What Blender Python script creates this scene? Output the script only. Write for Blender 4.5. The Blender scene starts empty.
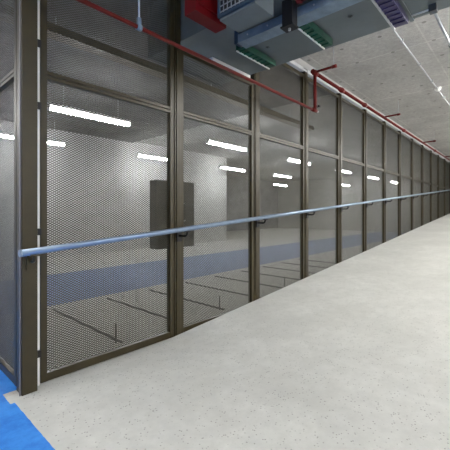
import bpy, math, random
import numpy as np
from mathutils import Vector
random.seed(7)
S = 2.75            # metres from the camera to the plane of the mesh screen
H = 0.476           # camera height above the level floor, in units of S
col = bpy.context.scene.collection

def P(x, y, z):     # plan units -> metres, floor at z = 0
    return Vector((x*S, y*S, (z+H)*S))

# ------------------------------------------------------------------ materials
def nodes(name):
    m = bpy.data.materials.new(name); m.use_nodes = True
    nt = m.node_tree; b = nt.nodes['Principled BSDF']
    return m, nt, b

def N(nt, t, **kw):
    n = nt.nodes.new(t)
    for k, v in kw.items(): setattr(n, k, v)
    return n

def setin(nt, sock, v):
    if isinstance(v, bpy.types.NodeSocket): nt.links.new(v, sock)
    else: sock.default_value = v

def math_(nt, op, a, b=0.0):
    n = N(nt, 'ShaderNodeMath', operation=op)
    setin(nt, n.inputs[0], a); setin(nt, n.inputs[1], b)
    return n.outputs[0]

def mix(nt, f, a, b):
    n = N(nt, 'ShaderNodeMix', data_type='RGBA')
    setin(nt, n.inputs[0], f)
    setin(nt, n.inputs[6], a if isinstance(a, bpy.types.NodeSocket) else (*a, 1))
    setin(nt, n.inputs[7], b if isinstance(b, bpy.types.NodeSocket) else (*b, 1))
    return n.outputs[2]

def noise(nt, scale, detail=4, rough=.6, vec=None):
    n = N(nt, 'ShaderNodeTexNoise')
    n.inputs['Scale'].default_value = scale
    n.inputs['Detail'].default_value = detail
    n.inputs['Roughness'].default_value = rough
    nt.links.new(vec if vec else N(nt, 'ShaderNodeNewGeometry').outputs['Position'], n.inputs['Vector'])
    return n.outputs['Fac']

def ramp(nt, f, a, b):
    n = N(nt, 'ShaderNodeMapRange')
    nt.links.new(f, n.inputs[0]); n.inputs[1].default_value = a; n.inputs[2].default_value = b
    return n.outputs[0]

def paint(name, c, rough=.45, metal=0.0, var=.12, scale=6.0, bump=0.0):
    m, nt, b = nodes(name)
    f = noise(nt, scale)
    dark = tuple(v*(1-var) for v in c); lite = tuple(min(1, v*(1+var)) for v in c)
    nt.links.new(mix(nt, ramp(nt, f, .3, .7), dark, lite), b.inputs['Base Color'])
    b.inputs['Roughness'].default_value = rough
    b.inputs['Metallic'].default_value = metal
    if bump:
        bp = N(nt, 'ShaderNodeBump'); bp.inputs['Strength'].default_value = bump
        bp.inputs['Distance'].default_value = .01
        nt.links.new(noise(nt, scale*8), bp.inputs['Height']); nt.links.new(bp.outputs[0], b.inputs['Normal'])
    return m

def dull(m, v):
    m.node_tree.nodes['Principled BSDF'].inputs['Specular IOR Level'].default_value = v

def emit(name, c, s):
    m, nt, b = nodes(name)
    b.inputs['Base Color'].default_value = (.9, .9, .9, 1)
    b.inputs['Emission Color'].default_value = (*c, 1)
    b.inputs['Emission Strength'].default_value = s
    return m

def floor_mat(name, blue):
    m, nt, b = nodes(name)
    g = N(nt, 'ShaderNodeNewGeometry'); sx = N(nt, 'ShaderNodeSeparateXYZ')
    nt.links.new(g.outputs['Position'], sx.inputs[0])
    X = math_(nt, 'DIVIDE', sx.outputs[0], S); Y = math_(nt, 'DIVIDE', sx.outputs[1], S)
    n1 = ramp(nt, noise(nt, 1.3, 5), .35, .65)
    n2 = ramp(nt, noise(nt, 9, 6, .7), .3, .7)
    c = mix(nt, n1, (.50, .50, .47), (.60, .60, .565))
    c = mix(nt, math_(nt, 'MULTIPLY', n2, .6), c, (.42, .42, .395))
    vo = N(nt, 'ShaderNodeTexVoronoi'); vo.inputs['Scale'].default_value = 42
    nt.links.new(g.outputs['Position'], vo.inputs['Vector'])
    sp = math_(nt, 'MULTIPLY', math_(nt, 'LESS_THAN', vo.outputs['Distance'], .21),
               ramp(nt, noise(nt, 14, 3), .43, .52))
    c = mix(nt, math_(nt, 'MULTIPLY', sp, .62), c, (.16, .16, .14))
    if blue:
        w = math_(nt, 'MULTIPLY', math_(nt, 'SUBTRACT', noise(nt, 11, 3), .5), .005)
        Xw = math_(nt, 'ADD', X, w)
        gt = lambda a, v: math_(nt, 'GREATER_THAN', a, v)
        lt = lambda a, v: math_(nt, 'LESS_THAN', a, v)
        A = math_(nt, 'MULTIPLY', lt(Xw, .275), lt(Y, 1.02))
        patch = math_(nt, 'MULTIPLY', gt(Xw, .266), gt(Y, .955))
        A = math_(nt, 'MULTIPLY', A, math_(nt, 'SUBTRACT', 1.0, patch))
        B = math_(nt, 'MULTIPLY', gt(Y, 1.8), lt(Y, 2.7))
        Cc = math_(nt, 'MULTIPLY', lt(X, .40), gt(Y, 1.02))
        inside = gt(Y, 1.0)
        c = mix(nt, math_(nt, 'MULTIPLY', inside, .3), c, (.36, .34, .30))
        mask = math_(nt, 'MAXIMUM', A, math_(nt, 'MAXIMUM', B, Cc))
        bl = mix(nt, ramp(nt, noise(nt, 5, 6, .75), .35, .7), (.022, .165, .60), (.06, .30, .80))
        bl = mix(nt, ramp(nt, noise(nt, 2.2, 5, .8), .62, .78), bl, (.16, .42, .82))
        bl = mix(nt, math_(nt, 'MULTIPLY', B, .7), bl, (.19, .195, .22))
        c = mix(nt, mask, c, bl)
    nt.links.new(c, b.inputs['Base Color'])
    b.inputs['Roughness'].default_value = .62
    b.inputs['Specular IOR Level'].default_value = .3
    bp = N(nt, 'ShaderNodeBump'); bp.inputs['Strength'].default_value = .25; bp.inputs['Distance'].default_value = .004
    nt.links.new(noise(nt, 60, 3), bp.inputs['Height']); nt.links.new(bp.outputs[0], b.inputs['Normal'])
    return m

def ceil_mat():
    m, nt, b = nodes('board_marked_concrete')
    g = N(nt, 'ShaderNodeNewGeometry'); sx = N(nt, 'ShaderNodeSeparateXYZ')
    nt.links.new(g.outputs['Position'], sx.inputs[0])
    n1 = ramp(nt, noise(nt, 1.1, 6, .7), .35, .65)
    n2 = ramp(nt, noise(nt, 14, 6, .75), .35, .68)
    c = mix(nt, n1, (.37, .36, .345), (.50, .49, .47))
    c = mix(nt, math_(nt, 'MULTIPLY', n2, .6), c, (.24, .235, .23))
    # formwork joints: pale raised lines of spilled slurry
    def line(s, period, off, w):
        f = math_(nt, 'FRACT', math_(nt, 'DIVIDE', math_(nt, 'SUBTRACT', s, off), period))
        return math_(nt, 'LESS_THAN', f, w/period)
    l = math_(nt, 'MAXIMUM', line(sx.outputs[0], 2.2, 2.04*S-4.4, .03), line(sx.outputs[1], 1.5, .40*S-1.5, .022))
    c = mix(nt, math_(nt, 'MULTIPLY', math_(nt, 'MULTIPLY', l, n1), .5), c, (.66, .65, .62))
    # tie holes on the shuttering grid
    def cell(s, per, off):
        f = math_(nt, 'FRACT', math_(nt, 'DIVIDE', math_(nt, 'ADD', s, off), per))
        return math_(nt, 'MULTIPLY', math_(nt, 'SUBTRACT', f, .5), per)
    dx = cell(sx.outputs[0], .62, 20.1); dy = cell(sx.outputs[1], .55, 20.15)
    r2 = math_(nt, 'ADD', math_(nt, 'MULTIPLY', dx, dx), math_(nt, 'MULTIPLY', dy, dy))
    hole = math_(nt, 'LESS_THAN', r2, .028**2)
    c = mix(nt, math_(nt, 'MULTIPLY', hole, .6), c, (.09, .085, .08))
    nt.links.new(c, b.inputs['Base Color'])
    b.inputs['Roughness'].default_value = .85
    bp = N(nt, 'ShaderNodeBump'); bp.inputs['Strength'].default_value = .5; bp.inputs['Distance'].default_value = .012
    nt.links.new(noise(nt, 22, 5, .7), bp.inputs['Height']); nt.links.new(bp.outputs[0], b.inputs['Normal'])
    return m

M = dict(
    frame=paint('olive_brown_paint', (.032, .024, .008), .38, .05, .15, 9),
    mesh=paint('brown_mesh_paint', (.066, .061, .045), .38, .45, .2, 5),
    galv=paint('galvanised_steel', (.50, .52, .54), .36, .8, .15, 14),
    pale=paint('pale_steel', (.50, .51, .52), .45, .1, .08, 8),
    rail=paint('blue_grey_rail_paint', (.25, .32, .41), .30, .4, .1, 12),
    red=paint('red_pipe_paint', (.115, .007, .006), .5, .0, .2, 10),
    redbox=paint('red_enamel', (.11, .003, .005), .38, .0, .12, 6),
    black=paint('black_steel', (.012, .012, .014), .5, .2, .2, 9),
    duct=paint('grey_blue_sheet_metal', (.13, .155, .165), .5, .25, .14, 2.2, .1),
    channel=paint('zinc_blue_channel', (.20, .27, .34), .38, .4, .2, 9),
    navy=paint('dark_blue_paint', (.03, .06, .10), .4, .3, .2, 9),
    green=paint('green_tray_paint', (.006, .075, .045), .42, .1, .25, 11),
    violet=paint('violet_tray_paint', (.045, .036, .105), .42, .1, .25, 11),
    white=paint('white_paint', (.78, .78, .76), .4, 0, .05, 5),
    darkwall=paint('dark_wall_paint', (.20, .20, .20), .8, 0, .25, 1.5, .2),
    wall=paint('grey_wall_paint', (.46, .455, .44), .8, 0, .1, 1.2, .2),
    beam=paint('olive_brown_beam_paint', (.11, .085, .045), .5, .1, .15, 3),
    conc=paint('raw_concrete', (.36, .355, .34), .85, 0, .15, 2, .4),
    grey=paint('mid_grey_paint', (.16, .15, .15), .5, 0, .1, 5),
    soffit=paint('dark_soffit', (.13, .13, .13), .85, 0, .2, 3, .4),
    darkgrey=paint('dark_grey_cabinet_paint', (.055, .062, .066), .4, .1, .15, 5),
    lampin=emit('lit_diffuser', (.95, .98, 1.0), 84),
    lampout=emit('lit_walkway_diffuser', (1.0, .985, .955), 128),
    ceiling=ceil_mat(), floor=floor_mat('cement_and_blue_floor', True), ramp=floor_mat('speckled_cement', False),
)

dull(M['red'], .2); dull(M['redbox'], .25)
# ------------------------------------------------------------------ mesh helpers
class MB:
    def __init__(s): s.v = []; s.f = []; s.sm = []
    def box(s, x0, x1, y0, y1, z0, z1, bev=0.0):
        a = P(min(x0, x1), min(y0, y1), min(z0, z1)); b = P(max(x0, x1), max(y0, y1), max(z0, z1))
        if bev <= 0:
            i = len(s.v)
            s.v += [Vector((X, Y, Z)) for Z in (a.z, b.z) for Y in (a.y, b.y) for X in (a.x, b.x)]
            for q in ((0,2,3,1), (4,5,7,6), (0,1,5,4), (2,6,7,3), (0,4,6,2), (1,3,7,5)):
                s.f.append([i+k for k in q]); s.sm.append(False)
        else:
            import bmesh
            bm = bmesh.new()
            bmesh.ops.create_cube(bm, size=1)
            for v in bm.verts:
                v.co = Vector(((a.x+b.x)/2+v.co.x*(b.x-a.x), (a.y+b.y)/2+v.co.y*(b.y-a.y), (a.z+b.z)/2+v.co.z*(b.z-a.z)))
            bmesh.ops.bevel(bm, geom=list(bm.edges), offset=bev, segments=2, affect='EDGES', profile=.5)
            i = len(s.v); bm.verts.index_update()
            s.v += [v.co.copy() for v in bm.verts]
            for f in bm.faces: s.f.append([i+v.index for v in f.verts]); s.sm.append(False)
            bm.free()
        return s
    def tube(s, pts, r, n=14, caps=True):      # pts in plan units, r in metres
        pts = [P(*p) for p in pts]
        prev = None; rings = []
        for k, p in enumerate(pts):
            t = (pts[min(k+1, len(pts)-1)] - pts[max(k-1, 0)]).normalized()
            if prev is None:
                u = t.cross(Vector((0, 0, 1)))
                if u.length < .1: u = t.cross(Vector((1, 0, 0)))
            else:
                u = prev - t*prev.dot(t)
            u.normalize(); w = t.cross(u); prev = u
            i = len(s.v); rings.append(i)
            s.v += [p + (u*math.cos(a)+w*math.sin(a))*r for a in (2*math.pi*j/n for j in range(n))]
        for a, b in zip(rings, rings[1:]):
            for j in range(n):
                s.f.append([a+j, a+(j+1) % n, b+(j+1) % n, b+j]); s.sm.append(True)
        if caps:
            s.f.append([rings[0]+j for j in range(n)][::-1]); s.sm.append(False)
            s.f.append([rings[-1]+j for j in range(n)]); s.sm.append(False)
        return s
    def dome(s, c, r, h, n=16):                # half ellipsoid hanging below c
        c = P(*c); rings = []
        for k in range(5):
            a = k/5*math.pi/2; i = len(s.v); rings.append(i)
            s.v += [c + Vector((r*math.cos(a)*math.cos(b), r*math.cos(a)*math.sin(b), -h*math.sin(a))) for b in (2*math.pi*j/n for j in range(n))]
        for a, b in zip(rings, rings[1:]):
            for j in range(n): s.f.append([a+j, b+j, b+(j+1) % n, a+(j+1) % n]); s.sm.append(True)
        i = len(s.v); s.v.append(c+Vector((0, 0, -h)))
        for j in range(n): s.f.append([rings[-1]+j, i, rings[-1]+(j+1) % n]); s.sm.append(True)
        s.f.append([rings[0]+j for j in range(n)]); s.sm.append(False)
        return s
    def build(s, name, mat, parent=None, origin=None):
        if parent is not None: o0 = Vector(parent['_o']) 
        elif origin is not None: o0 = P(*origin)
        else: o0 = Vector((0, 0, 0))
        me = bpy.data.meshes.new(name)
        me.from_pydata([v - o0 for v in s.v], [], s.f)
        me.polygons.foreach_set('use_smooth', s.sm)
        me.materials.append(mat); me.update()
        o = bpy.data.objects.new(name, me); col.objects.link(o)
        o['_o'] = tuple(o0)
        if parent is not None: o.parent = parent
        else: o.location = o0
        return o

def thing(name, label, cat, at, group=None):
    o = bpy.data.objects.new(name, None); col.objects.link(o)
    o.empty_display_size = .1
    l = P(*at); o.location = l; o['_o'] = tuple(l)
    o['label'] = label; o['category'] = cat
    if group: o['group'] = group
    return o

def tag(o, label, cat, group=None):
    o['label'] = label; o['category'] = cat
    if group: o['group'] = group
    return o

def struct(name, mb, mat):
    o = mb.build(name, mat); o['kind'] = 'structure'; return o

def copy_tree(o, parent=None):
    c = o.copy(); col.objects.link(c)
    if parent is not None: c.parent = parent
    for ch in [q for q in bpy.data.objects if q.parent == o]: copy_tree(ch, c)
    return c

# ------------------------------------------------------------------ room shell
XL, XR, YN, YF, ZC = -1.7, 8.6, -1.5, 5.6, .90
RX0, SLOPE = .70, .0755
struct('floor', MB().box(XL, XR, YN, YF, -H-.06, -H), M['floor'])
rm = MB(); ye = .9905
prof = [(.55+.03*k, SLOPE*(.03*k)**2/.6) for k in range(11)] + [(XR, SLOPE*(XR-RX0))]
for x, h in prof:
    rm.v += [P(x, YN, -H-.001), P(x, YN, -H+h+.00003), P(x, ye, -H+h+.00003), P(x, ye, -H-.001)]
for k in range(len(prof)-1):
    i = 4*k
    for j in range(4):
        q = (j+1) % 4
        rm.f.append([i+j, i+q, i+4+q, i+4+j]); rm.sm.append(False)
rm.f += [[3, 2, 1, 0], [4*len(prof)-4+j for j in range(4)]]; rm.sm += [False]*2
struct('floor_ramp', rm, M['ramp'])
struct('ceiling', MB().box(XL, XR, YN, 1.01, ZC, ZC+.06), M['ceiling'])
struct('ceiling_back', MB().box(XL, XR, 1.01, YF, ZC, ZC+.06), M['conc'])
struct('trim_2', MB().box(XL, 2.4, 1.05, 3.75, ZC-.02, ZC), M['soffit'])  # darker slab under the left part of the back ceiling
struct('wall_left', MB().box(XL-.05, XL, YN, YF, -H, ZC), M['wall'])
struct('wall_right', MB().box(XR, XR+.05, YN, YF, -H, ZC), M['wall'])
struct('wall_front', MB().box(XL, XR, YN-.05, YN, -H, ZC), M['wall'])
struct('wall_back', MB().box(XL, XR, YF, YF+.05, -H, ZC), M['darkwall'])
struct('trim_1', MB().box(1.30, XR, 1.0, 1.04, .862, ZC), M['conc'])

# ------------------------------------------------------------------ expanded metal infill
def strand_mesh(w, h, axis='x'):
    """expanded metal: zigzag strands, each a closed four-sided bar; w, h in metres; local origin at lower corner"""
    L2, p = .016, .0095
    ni = int(w/L2); nj = int(h/p)-1
    L2 = w/ni; p = h/(nj+1)
    i = np.arange(ni+1); j = np.arange(nj)
    I, J = np.meshgrid(i, j)
    x = I*L2; z = (J+1)*p + np.where((I+J) % 2 == 0, -.5, .5)*p
    z = np.clip(z, 0, h)
    sec = [(-.0016, -.0034), (.0006, .0034), (.0020, .0030), (-.0002, -.0038)]   # (depth, height) of a tilted strand
    vs = []
    for dy, dz in sec:
        if axis == 'x': vs.append(np.stack([x, np.full_like(x, dy), z+dz], -1))
        else: vs.append(np.stack([np.full_like(x, dy), x, z+dz], -1))
    V = np.stack(vs, 2).reshape(-1, 3)                 # nj, ni+1, 4
    base = ((J[:, :-1]*(ni+1) + I[:, :-1])*4).reshape(-1)
    F = []
    for a in range(4):
        b = (a+1) % 4
        F.append(np.stack([base+a, base+4+a, base+4+b, base+b], -1))
    F = np.concatenate(F)
    me = bpy.data.meshes.new('expanded_mesh')
    me.vertices.add(len(V)); me.vertices.foreach_set('co', V.astype(np.float32).ravel())
    me.loops.add(F.size); me.loops.foreach_set('vertex_index', F.astype(np.int32).ravel())
    me.polygons.add(len(F)); me.polygons.foreach_set('loop_start', np.arange(0, F.size, 4, dtype=np.int32))
    me.materials.append(M['mesh']); me.update(calc_edges=True)
    return me

def infill(name, me, at, parent):
    o = bpy.data.objects.new(name, me); col.objects.link(o)
    o.parent = parent; o.location = P(*at) - Vector(parent['_o'])
    return o

X0, PITCH, NB = .336, .499, 17
px = lambda k: X0 + PITCH*k
FY0, FY1, FW = .999, 1.020, .0175
ZB, ZM, ZT = -H+.004, .3826, .822
ORD = ['first', 'second', 'third', 'fourth', 'fifth', 'sixth', 'seventh', 'eighth', 'ninth', 'tenth', 'eleventh',
       'twelfth', 'thirteenth', 'fourteenth', 'fifteenth', 'sixteenth', 'seventeenth', 'eighteenth']

def bay(x0, x1, top, label):
    t = thing('mesh_panel', label, 'mesh panel', (x0, FY0, -H), 'mesh panels of the long screen')
    bv = .002
    MB().box(x0, x0+FW, FY0, FY1, ZB, top, bv).build('stile', M['frame'], t)
    MB().box(x1-FW, x1, FY0, FY1, ZB, top, bv).build('stile', M['frame'], t)
    a, b = x0+FW, x1-FW
    MB().box(a, b, FY0+.001, FY1-.001, ZB, ZB+.022, bv).build('bottom_rail', M['frame'], t)
    mr = MB().box(a, b, FY0, FY1-.001, ZM-.011, ZM-.001, bv).box(a, b, FY0, FY1-.001, ZM+.001, ZM+.011, bv)
    mr.build('middle_rail', M['frame'], t)
    MB().box(a, b, FY0+.001, FY1-.001, top-.018, top, bv).build('top_rail', M['frame'], t)
    ym = (FY0+FY1)/2
    infill('lower_mesh', strand_mesh((b-a)*S, (ZM-.011-ZB-.022)*S), (a, ym, ZB+.022), t)
    infill('upper_mesh', strand_mesh((b-a)*S, (top-.018-ZM-.011)*S), (a, ym, ZM+.011), t)
    return t

g = .0152
bay(.3505, px(1)-g, ZT, 'brown mesh panel beside the corner post, largest in view')
bay(px(1)+g, px(2)-g, .632, 'second brown mesh panel from the corner post, passing under the grey duct')
proto = bay(px(2)+g, px(3)-g, ZT, 'third brown mesh panel from the corner post, just right of the grey duct')
for k in range(3, NB):
    c = copy_tree(proto)
    l = P(px(k)+g, FY0, -H); c.location = l
    c['label'] = ORD[k] + ' brown mesh panel from the corner post'

def post(k):
    x = px(k)
    t = thing('fence_post', '', 'post', (x, 1.0, -H), 'posts between the mesh panels')
    MB().box(x-.0055, x+.0135, .9935, 1.028, ZB-.004, .835, .003).build('post_tube', M['frame'], t)
    MB().box(x-.0135, x-.0075, .996, 1.024, ZB-.004, .835, .0015).build('cover_strip', M['frame'], t)
    MB().box(x-.0145, x+.0145, .998, 1.030, .835, .842, .001).build('cap_plate', M['black'], t)
    return t
pp = post(1); pp['label'] = 'first slender brown post from the corner post, in front of the dark cabinet'
WH = {2: 'second slender brown post from the corner post, just right of the grey duct',
      3: 'third slender brown post from the corner post, behind the vertical red drop pipe'}
for k in range(2, NB):
    c = copy_tree(pp); c.location = P(px(k), 1.0, -H)
    c['label'] = WH.get(k, ORD[k-1] + ' slender brown post from the corner post')

# corner post
t = thing('corner_post', 'broad olive brown corner post where the blue floor meets the cement', 'post', (.316, .994, -H))
MB().box(.2965, .3345, .973, 1.016, -H, ZC-.002, .004).build('post_tube', M['frame'], t)
MB().box(.2935, .2960, .978, .984, -H, ZC-.002, .001).build('edge_strip', M['grey'], t)
# pale strip and hinges in the slit beside the corner post
t = thing('hinge_strip', 'thin pale steel strip in the slit between corner post and first mesh panel', 'strip', (.343, 1.0, -H))
MB().box(.3362, .3485, .999, 1.002, -H, ZT, .0).build('flat_bar', M['white'], t)
for z in (-.387, -.054, .29, .46, .63):
    MB().box(.3350, .3497, .990, .999, z-.009, z+.009, .001).build('hinge', M['black'], t)

# return screen on the left, running away from the corner post
def side_bay(y0, y1, label):
    x0, x1 = .300, .324
    t = thing('mesh_panel', label, 'mesh panel', (x0, y0, -H), 'mesh panels of the left return screen')
    MB().box(x0, x1, y0, y0+FW, ZB, ZT, .002).build('stile', M['frame'], t)
    MB().box(x0, x1, y1-FW, y1, ZB, ZT, .002).build('stile', M['frame'], t)
    a, b = y0+FW, y1-FW
    MB().box(x0+.001, x1-.001, a, b, ZB, ZB+.022, .002).build('bottom_rail', M['frame'], t)
    MB().box(x0, x1-.001, a, b, ZM-.011, ZM-.001, .002).box(x0, x1-.001, a, b, ZM+.001, ZM+.011, .002).build('middle_rail', M['frame'], t)
    MB().box(x0+.001, x1-.001, a, b, ZT-.018, ZT, .002).build('top_rail', M['frame'], t)
    infill('lower_mesh', strand_mesh((b-a)*S, (ZM-.011-ZB-.022)*S, 'y'), (.312, a, ZB+.022), t)
    infill('upper_mesh', strand_mesh((b-a)*S, (ZT-.018-ZM-.011)*S, 'y'), (.312, a, ZM+.011), t)
    return t
sb = side_bay(1.031, 1.49, 'brown mesh panel at the left edge, rising from blue floor behind the corner post')
for k in range(1, 5):
    c = copy_tree(sb); c.location = P(.300, 1.031+.474*k, -H); c['label'] = ORD[k] + ' mesh panel of the left return screen from the corner post'

# ------------------------------------------------------------------ handrail
RY = .945; RX = .2846
rz = lambda x: -.1035 + .0745*(x-RX)
t = thing('handrail', 'long blue grey round handrail running the length of the mesh screen', 'handrail', (RX, RY, -.1035))
r = .0245
MB().tube([(RX, RY, rz(RX)), (4.4, RY, rz(4.4)), (8.55, RY, rz(8.55))], r, 20).build('rail_tube', M['rail'], t)
MB().tube([(RX-.0022, RY, rz(RX)), (RX+.003, RY, rz(RX))], r+.0012, 20).build('end_cap', M['rail'], t)
def bracket(x, yp):
    z = rz(x); m = MB()
    pts = [(x, RY, z-.006)]
    for a in range(0, 91, 15):
        q = math.radians(a)
        pts.append((x, RY+.014*(1-math.cos(q)), z-.014-.014*math.sin(q)))
    pts.append((x, yp, z-.028))
    m.tube(pts, .011, 10)
    m.box(x-.012, x+.012, yp-.005, yp, z-.050, z-.012, .001)
    m.box(x-.012, x+.012, RY-.006, RY+.006, z-.0125, z-.0085)
    return m.build('bracket', M['black'] if x > .5 else M['frame'], t)
bracket(.318, .9728)
for k in range(1, NB): bracket(px(k)+.004, .9935)

# ------------------------------------------------------------------ red pipework
PY = .90
t = thing('sprinkler_pipe', 'thin dark red pipe crossing in front of the upper mesh, ending at a drop pipe', 'pipe', (-1.0, PY, .572))
zl = .572
MB().tube([(XL+.01, PY, zl), (1.747, PY, zl)], .0185, 14).build('pipe_run', M['red'], t)
MB().tube([(1.720, PY, zl), (1.772, PY, zl)], .027, 14).build('elbow', M['red'], t)
MB().tube([(1.772, PY, zl), (1.790, PY, zl)], .017, 8).build('end_plug', M['pale'], t)
MB().tube([(1.756, PY, zl), (1.756, PY, .785)], .025, 14).build('drop_pipe', M['red'], t)
MB().tube([(1.756, PY, .600), (1.790, PY, .604)], .010, 8).box(1.785, 1.80, PY-.012, PY+.012, .600, .608).build('drain_valve', M['black'], t)
for x in (.60, -.35):
    h = thing('pipe_hanger', 'pale steel rod and clip holding the thin red pipe up from the ceiling', 'hanger', (x, PY, ZC-.001))
    MB().tube([(x, PY, zl+.012), (x, PY, ZC-.001)], .009, 8).build('rod', M['galv'], h)
    MB().tube([(x-.008, PY, zl), (x+.008, PY, zl)], .0265, 14).box(x-.006, x+.006, PY-.004, PY+.004, zl+.004, zl+.03).build('clip', M['channel'], h)
    if x < 0: h['label'] = 'second rod hanger of the thin red pipe, beyond the left of the view'

zp = .785
t = thing('sprinkler_main', 'dark red main pipe along the ceiling above the mesh screen', 'pipe', (1.75, PY, zp))
MB().tube([(1.735, PY, zp), (8.57, PY, zp)], .027, 16).build('pipe_run', M['red'], t)
for x in (1.756, 2.12, 2.53, 3.57, 5.0, 6.3):
    MB().tube([(x-.028, PY, zp), (x+.028, PY, zp)], .036, 16).tube([(x-.006, PY, zp), (x+.006, PY, zp)], .044, 16).build('coupling', M['red'], t)
for n, x in enumerate((1.756, 2.97, 4.35, 5.68, 7.0)):
    MB().tube([(x, PY, zp+.004), (x, .785, zp+.004)], .019, 12).tube([(x, .80, zp+.004), (x, .775, zp+.004)], .026, 12).build('branch_arm', M['red'], t)
    MB().tube([(x, .79, zp+.008), (x, .79, ZC-.001)], .006, 8).build('hanger_rod', M['galv'], t)

# pale segmented strip along the top of the screen
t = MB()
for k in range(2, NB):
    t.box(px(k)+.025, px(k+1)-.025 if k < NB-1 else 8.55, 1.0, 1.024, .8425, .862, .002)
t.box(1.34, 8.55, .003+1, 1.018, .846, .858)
tag(t.build('pale_top_strip', M['pale'], origin=(1.34, 1.0, .83)), 'pale strip running along the top of the mesh screen under the red main', 'trunking')
tag(MB().box(1.03, 1.292, 1.0, 1.024, .6335, .6585, .001).build('light_patch_plate', M['white'], origin=(1.03, 1.0, .6335)),
    'white plate standing in for light above the second mesh panel, tight under the duct', 'plate')  # white plate stands in for bright light in the gap under the duct

# ------------------------------------------------------------------ duct and services over the walkway
DX0, DX1, DZ = .856, 1.292, .66
t = thing('air_duct', 'wide grey rectangular duct crossing the walkway under the ceiling', 'duct', (DX0, .4, DZ))
MB().box(DX0, DX1, -1.3, 1.22, DZ, ZC-.004, .004).build('duct_body', M['duct'], t)
for y in (-.75, -.2, .30, 1.2):
    MB().box(DX0-.006, DX1+.006, y-.006, y+.006, DZ-.004, ZC-.004, .001).build('flange', M['duct'], t)
for x, y in ((1.12, .78), (1.13, .45)):
    MB().tube([(x, y, DZ-.001), (x, y, DZ+.003)], .022, 14).tube([(x, y, DZ-.003), (x, y, DZ)], .010, 10).build('test_plug', M['darkgrey'], t)

# light blue channel under the duct
t = thing('support_channel', 'light blue grey steel channel crossing under the grey duct', 'channel', (.95, .3, .6))
m = MB().box(.940, .945, -.30, .79, .612, .642, .001).box(.945, .995, -.30, .79, .612, .616, .001).box(.945, .995, -.30, .79, .638, .642, .001)
m.build('web', M['channel'], t)
for k in range(12):
    y = .74-.085*k
    MB().tube([(.9375, y, .627), (.9402, y, .627)], .007, 8).build('bolt', M['galv'], t)
MB().box(.938, .968, .785, .80, .612, DZ-.0005, .001).build('end_bracket', M['navy'], t)
MB().box(.938, .968, -.25, -.22, .612, DZ-.0005, .001).build('end_bracket', M['navy'], t)

# cable trays running along the screen, seen end on under the duct
def tray(x0, x1, yc, w, mat, edge, label, zb=.628, hang=True):
    t = thing('cable_tray', label, 'cable tray', (x0, yc, zb), 'coloured trays under the duct')
    MB().box(x0, x1, yc-w-.003, yc-w, zb-.001, zb+.022, .0008).build('side_rail', mat, t)
    MB().box(x0, x1, yc+w, yc+w+.003, zb-.001, zb+.022, .0008).build('side_rail', mat, t)
    MB().box(x0-.002, x1+.002, yc+w*.72, yc+w, zb-.006, zb-.001, .001).build('lipping', edge, t)
    n = int((x1-x0)/.028)
    m = MB().box(x0, x1, yc-w, yc+w, zb, zb+.003)
    for k in range(n):
        x = x0+.012+k*.028
        m.box(x, x+.006, yc-w, yc+w*.9, zb-.0035, zb+.001)
    m.build('tray_bed', mat, t)
    for x in (x0+.03, x1-.035):
        if x < DX1: MB().tube([(x, yc, zb+.003), (x, yc, DZ-.0005)], .008, 8).build('hanger_rod', M['galv'], t)
    return t
tray(1.006, 1.225, .83, .017, M['green'], M['white'], 'green cable tray with white edge nearest the mesh screen')
tray(1.006, 1.215, .57, .0165, M['green'], M['white'], 'green cable tray with white edge right of the black hanger')
tray(1.006, 1.245, .325, .022, M['violet'], M['galv'], 'violet cable tray with steel edge at the top of the view')

# damper box with grille
t = thing('damper_box', 'grey box with dark wire grille hanging beside the duct, right of the red cabinet', 'vent box', (.79, .6, .585))
MB().box(.752, .842, .565, .700, .580, .82, .003).build('casing', M['duct'], t)
m = MB()
for y in np.linspace(.572, .694, 9): m.box(.7455, .7475, y-.0012, y+.0012, .597, .80)
for z in np.linspace(.602, .796, 12): m.box(.7465, .7488, .571, .695, z-.0012, z+.0012)
m.build('grille', M['galv'], t)
m = MB().box(.743, .7518, .564, .572, .586, .81, .001).box(.743, .7518, .693, .701, .586, .81, .001)
m.box(.743, .7518, .572, .693, .586, .595, .001).box(.743, .7518, .572, .693, .80, .81, .001)
m.build('grille_frame', M['navy'], t)
MB().box(.7505, .7517, .572, .693, .595, .80).build('backing_plate', M['black'], t)
MB().box(.8422, .8488, .57, .695, .60, .80, .002).build('flange', M['navy'], t)
for y in (.60, .67): MB().box(.79, .805, y-.004, y+.004, .82, ZC-.0005).build('strap', M['galv'], t)

# red cabinet
t = thing('metal_cabinet', 'dark red metal box hanging over the thin red pipe', 'cabinet', (.76, .76, .60))
MB().box(.688, .826, .738, .787, .602, .80, .003).build('casing', M['redbox'], t)
MB().box(.700, .800, .7345, .7385, .625, .79, .0015).build('door', M['redbox'], t)
MB().tube([(.71, .731, .70), (.71, .7345, .70)], .011, 10).build('lock', M['galv'], t)
MB().box(.697, .703, .786, .789, .64, .66).build('vent_slot', M['white'], t)
for x in (.71, .80): MB().box(x, x+.008, .758, .766, .80, ZC-.0005).build('strap', M['black'], t)

# black hanger and red bit beyond
t = thing('junction_box', 'black steel box hanging on the light blue grey channel under the duct', 'box', (.92, .558, .575))
MB().box(.905, .9365, .540, .576, .578, DZ-.0005, .002).box(.901, .9395, .536, .580, .574, .579, .001).build('casing', M['black'], t)
MB().tube([(.92, .558, .567), (.92, .558, .5745)], .012, 10).build('cable_gland', M['galv'], t)
tag(MB().tube([(.905, .510, .640), (.905, .30, .640)], .026, 14).tube([(.905, .522, .640), (.905, .508, .640)], .034, 14).build('red_pipe_stub', M['redbox'], origin=(.9, .4, .63)),
    'short thick red pipe end beside the black box at the top of the view', 'pipe')

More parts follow.
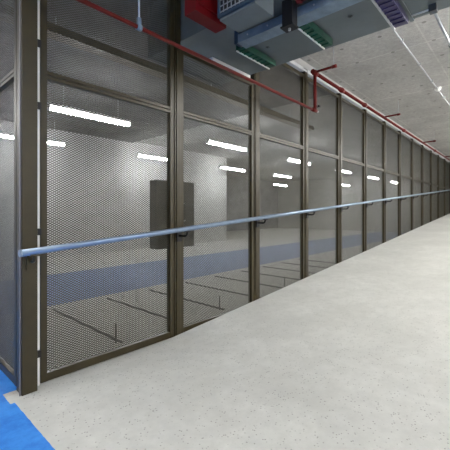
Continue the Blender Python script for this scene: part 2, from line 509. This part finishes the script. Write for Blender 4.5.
# conduits on the ceiling
zc = ZC-.010
def conduit(pts, label, clips, r=.011):
    t = thing('conduit', label, 'conduit', pts[0])
    MB().tube(pts, r, 10).build('conduit_run', M['galv'], t)
    for x, y, d in clips:
        if d == 'x': MB().box(x-.003, x+.003, y-.009, y+.009, zc-.005, ZC-.0003, .001).build('saddle_clip', M['galv'], t)
        else: MB().box(x-.012, x+.012, y-.006, y+.006, zc-.008, ZC-.0003, .001).build('saddle_clip', M['darkgrey'], t)
    return t
conduit([(1.30, .495, zc), (2.83, .495, zc)], 'galvanised conduit on the ceiling leading from the violet tray to the white detector',
        [(x, .495, 'x') for x in (1.6, 1.92, 2.3, 2.65)])
conduit([(2.88, .495, zc), (6.5, .495, zc)], 'galvanised conduit on the ceiling running on beyond the white detector',
        [(x, .495, 'x') for x in (3.1, 3.7, 4.3, 5.0)], .009)
t = thing('ceiling_detector', 'small white round detector on the ceiling at the end of the conduit', 'detector', (2.853, .495, ZC))
MB().tube([(2.853, .495, ZC-.0005), (2.853, .495, ZC-.012)], .060, 20).build('base_ring', M['white'], t)
MB().dome((2.853, .495, ZC-.012), .045, .04).build('sensor_head', M['white'], t)
t = thing('suspended_pipe', 'grey pipe hung below the ceiling at the top right corner, starting under the duct', 'pipe', (1.26, .228, .645))
MB().tube([(1.262, .228, .645), (5.2, .228, .645)], .012, 14).build('pipe_run', M['galv'], t)
for x in (1.56, 2.3, 3.3, 4.4):
    MB().tube([(x-.006, .228, .645), (x+.006, .228, .645)], .018, 14).tube([(x, .228, .652), (x, .228, ZC-.0005)], .006, 8).build('pipe_clip', M['darkgrey'], t)
t = thing('conduit_box', 'dark square box with a white stub under the duct, at the top right', 'box', (1.243, .228, DZ))
MB().box(1.234, 1.260, .218, .240, .638, DZ-.0005, .002).build('casing', M['darkgrey'], t)
MB().tube([(1.243, .2405, .648), (1.243, .290, .648)], .008, 10).build('white_stub', M['white'], t)

# ------------------------------------------------------------------ luminaires
def luminaire(x, y, z, lamp, label, group, length=.59):
    t = thing('batten_light', label, 'light', (x, y, z), group)
    MB().box(x, x+length, y-.016, y+.016, z+.012, z+.030, .002).build('body', M['white'], t)
    MB().box(x+.012, x+length-.012, y-.018, y+.018, z-.013, z+.0115, .008).build('diffuser', lamp, t)
    MB().box(x, x+.012, y-.019, y+.019, z-.014, z+.013, .002).build('end_cap', M['white'], t)
    MB().box(x+length-.012, x+length, y-.019, y+.019, z-.014, z+.013, .002).build('end_cap', M['white'], t)
    for q in (.1, length-.1): MB().tube([(x+q, y, z+.030), (x+q, y, ZC-.0005)], .005, 6).build('suspension_rod', M['galv'], t)
    return t
rows = [(2.25, range(6), 'row closest behind the mesh'), (3.40, (0, 1, 2, 3, 5), 'second row behind'),
        (4.55, (4,), 'far row past the partition')]
POSN = ['leftmost', 'second from the left', 'third from the left', 'fourth from the left', 'fifth from the left', 'sixth from the left']
first = None
for ry, ks, nm in rows:
    for n, k in enumerate(ks):
        x = .83+1.41*k+(.3 if ry > 4 else 0); lab = 'lit tube light in the ' + nm + ', ' + (POSN[n] if len(ks) > 1 else 'alone')
        if first is None: first = luminaire(x, ry, .66, M['lampin'], lab, 'tube lights behind the mesh')
        else:
            c = copy_tree(first); c.location = P(x, ry, .66); c['label'] = lab
wl = None
for y, rn in ((-.15, 'near'), (-1.05, 'added outer')):  # outer row is added out of view to brighten the floor evenly
    for n in ((0, 2, 3, 4, 5) if rn == 'near' else range(6)):
        x = -1.47+1.41*n+.01; lab = 'lit tube light over the walkway in the ' + rn + ' row, ' + POSN[n]
        if wl is None: wl = luminaire(x, y, .80, M['lampout'], lab, 'tube lights over the walkway')
        else:
            c = copy_tree(wl); c.location = P(x, y, .80); c['label'] = lab

for n, (x, y) in enumerate(((-1.1, 1.3), (-1.1, 2.2), (-1.1, 3.1))):  # lamps added out of view to brighten the left return screen
    c = copy_tree(wl); c.location = P(x, y, .80); c['group'] = 'added tube lights over the blue floor'
    c['label'] = 'added unseen tube light over the blue floor left of the return screen, ' + ('nearest', 'middle', 'farthest')[n]
# ------------------------------------------------------------------ behind the mesh
t = thing('control_cabinet', 'tall dark grey cabinet fixed behind the first slender post', 'cabinet', (.85, 1.1, -.14))
MB().box(.775, .967, 1.046, 1.090, -.142, .122, .003).build('casing', M['darkgrey'], t)
MB().box(.780, .962, 1.0435, 1.0465, -.137, .117, .001).build('door', M['darkgrey'], t)
for z in (.035, -.035): MB().tube([(.91, 1.040, z), (.91, 1.0435, z)], .009, 10).build('lock', M['galv'], t)
MB().box(.825, .845, 1.0285, 1.046, -.10, -.08).box(.825, .845, 1.0285, 1.046, .07, .09).build('fixing_bracket', M['darkgrey'], t)

for n, x in enumerate((.66, .945, 1.215, 1.51, 1.80, 2.10, 2.40, 2.70, 3.0)):
    if n == 0:
        w = thing('wheel_rail', '', 'cycle rail', (x, 1.1, -H), 'cycle rails on the floor behind the mesh')
        MB().box(x-.0035, x-.0025, 1.10, 1.72, -H, -H+.006).box(x+.0025, x+.0035, 1.10, 1.72, -H, -H+.006).box(x-.003, x+.003, 1.10, 1.72, -H, -H+.003).build('channel', M['darkgrey'], w)
        MB().tube([(x-.012, 1.12, -H), (x-.012, 1.12, -H+.07)], .009, 10).build('stub_post', M['darkgrey'], w)
        wr = w
    else:
        w = copy_tree(wr); w.location = P(x, 1.1, -H)
    w['label'] = 'low steel cycle rail on the floor behind the mesh, ' + ORD[n] + ' from the corner post'
t = thing('cable_tray', 'long brown cable tray hanging high behind the upper mesh panels', 'cable tray', (.40, 1.585, .79))
m = MB().box(.36, 3.0, 1.55, 1.62, .790, .794).box(.36, 3.0, 1.55, 1.554, .790, .826).box(.36, 3.0, 1.616, 1.62, .790, .826)
m.build('tray_bed', M['beam'], t)
for k in range(3): MB().tube([(.62+1.0*k, 1.585, .794), (.62+1.0*k, 1.585, ZC-.0005)], .008, 8).build('hanger_rod', M['galv'], t)
struct('wall_partition', MB().box(XL, 4.2, 3.75, 3.82, -H, ZC), M['wall'])

for o in bpy.data.objects:
    if '_o' in o: del o['_o']

# ------------------------------------------------------------------ camera, world, view
cam = bpy.data.cameras.new('camera'); co = bpy.data.objects.new('camera', cam); col.objects.link(co)
co.location = P(0, 0, 0)
co.rotation_euler = (math.pi/2, 0, -math.atan2(.742, .669))
cam.sensor_width = 36; cam.lens = 338/450*36; cam.shift_y = -13/450; cam.clip_start = .02
bpy.context.scene.camera = co
w = bpy.data.worlds.new('world'); bpy.context.scene.world = w; w.use_nodes = True
w.node_tree.nodes['Background'].inputs[0].default_value = (.5, .55, .6, 1)
w.node_tree.nodes['Background'].inputs[1].default_value = .1
vs = bpy.context.scene.view_settings
vs.view_transform = 'Standard'; vs.look = 'None'; vs.exposure = 0.0; vs.gamma = 1.0; vs.use_curve_mapping = False
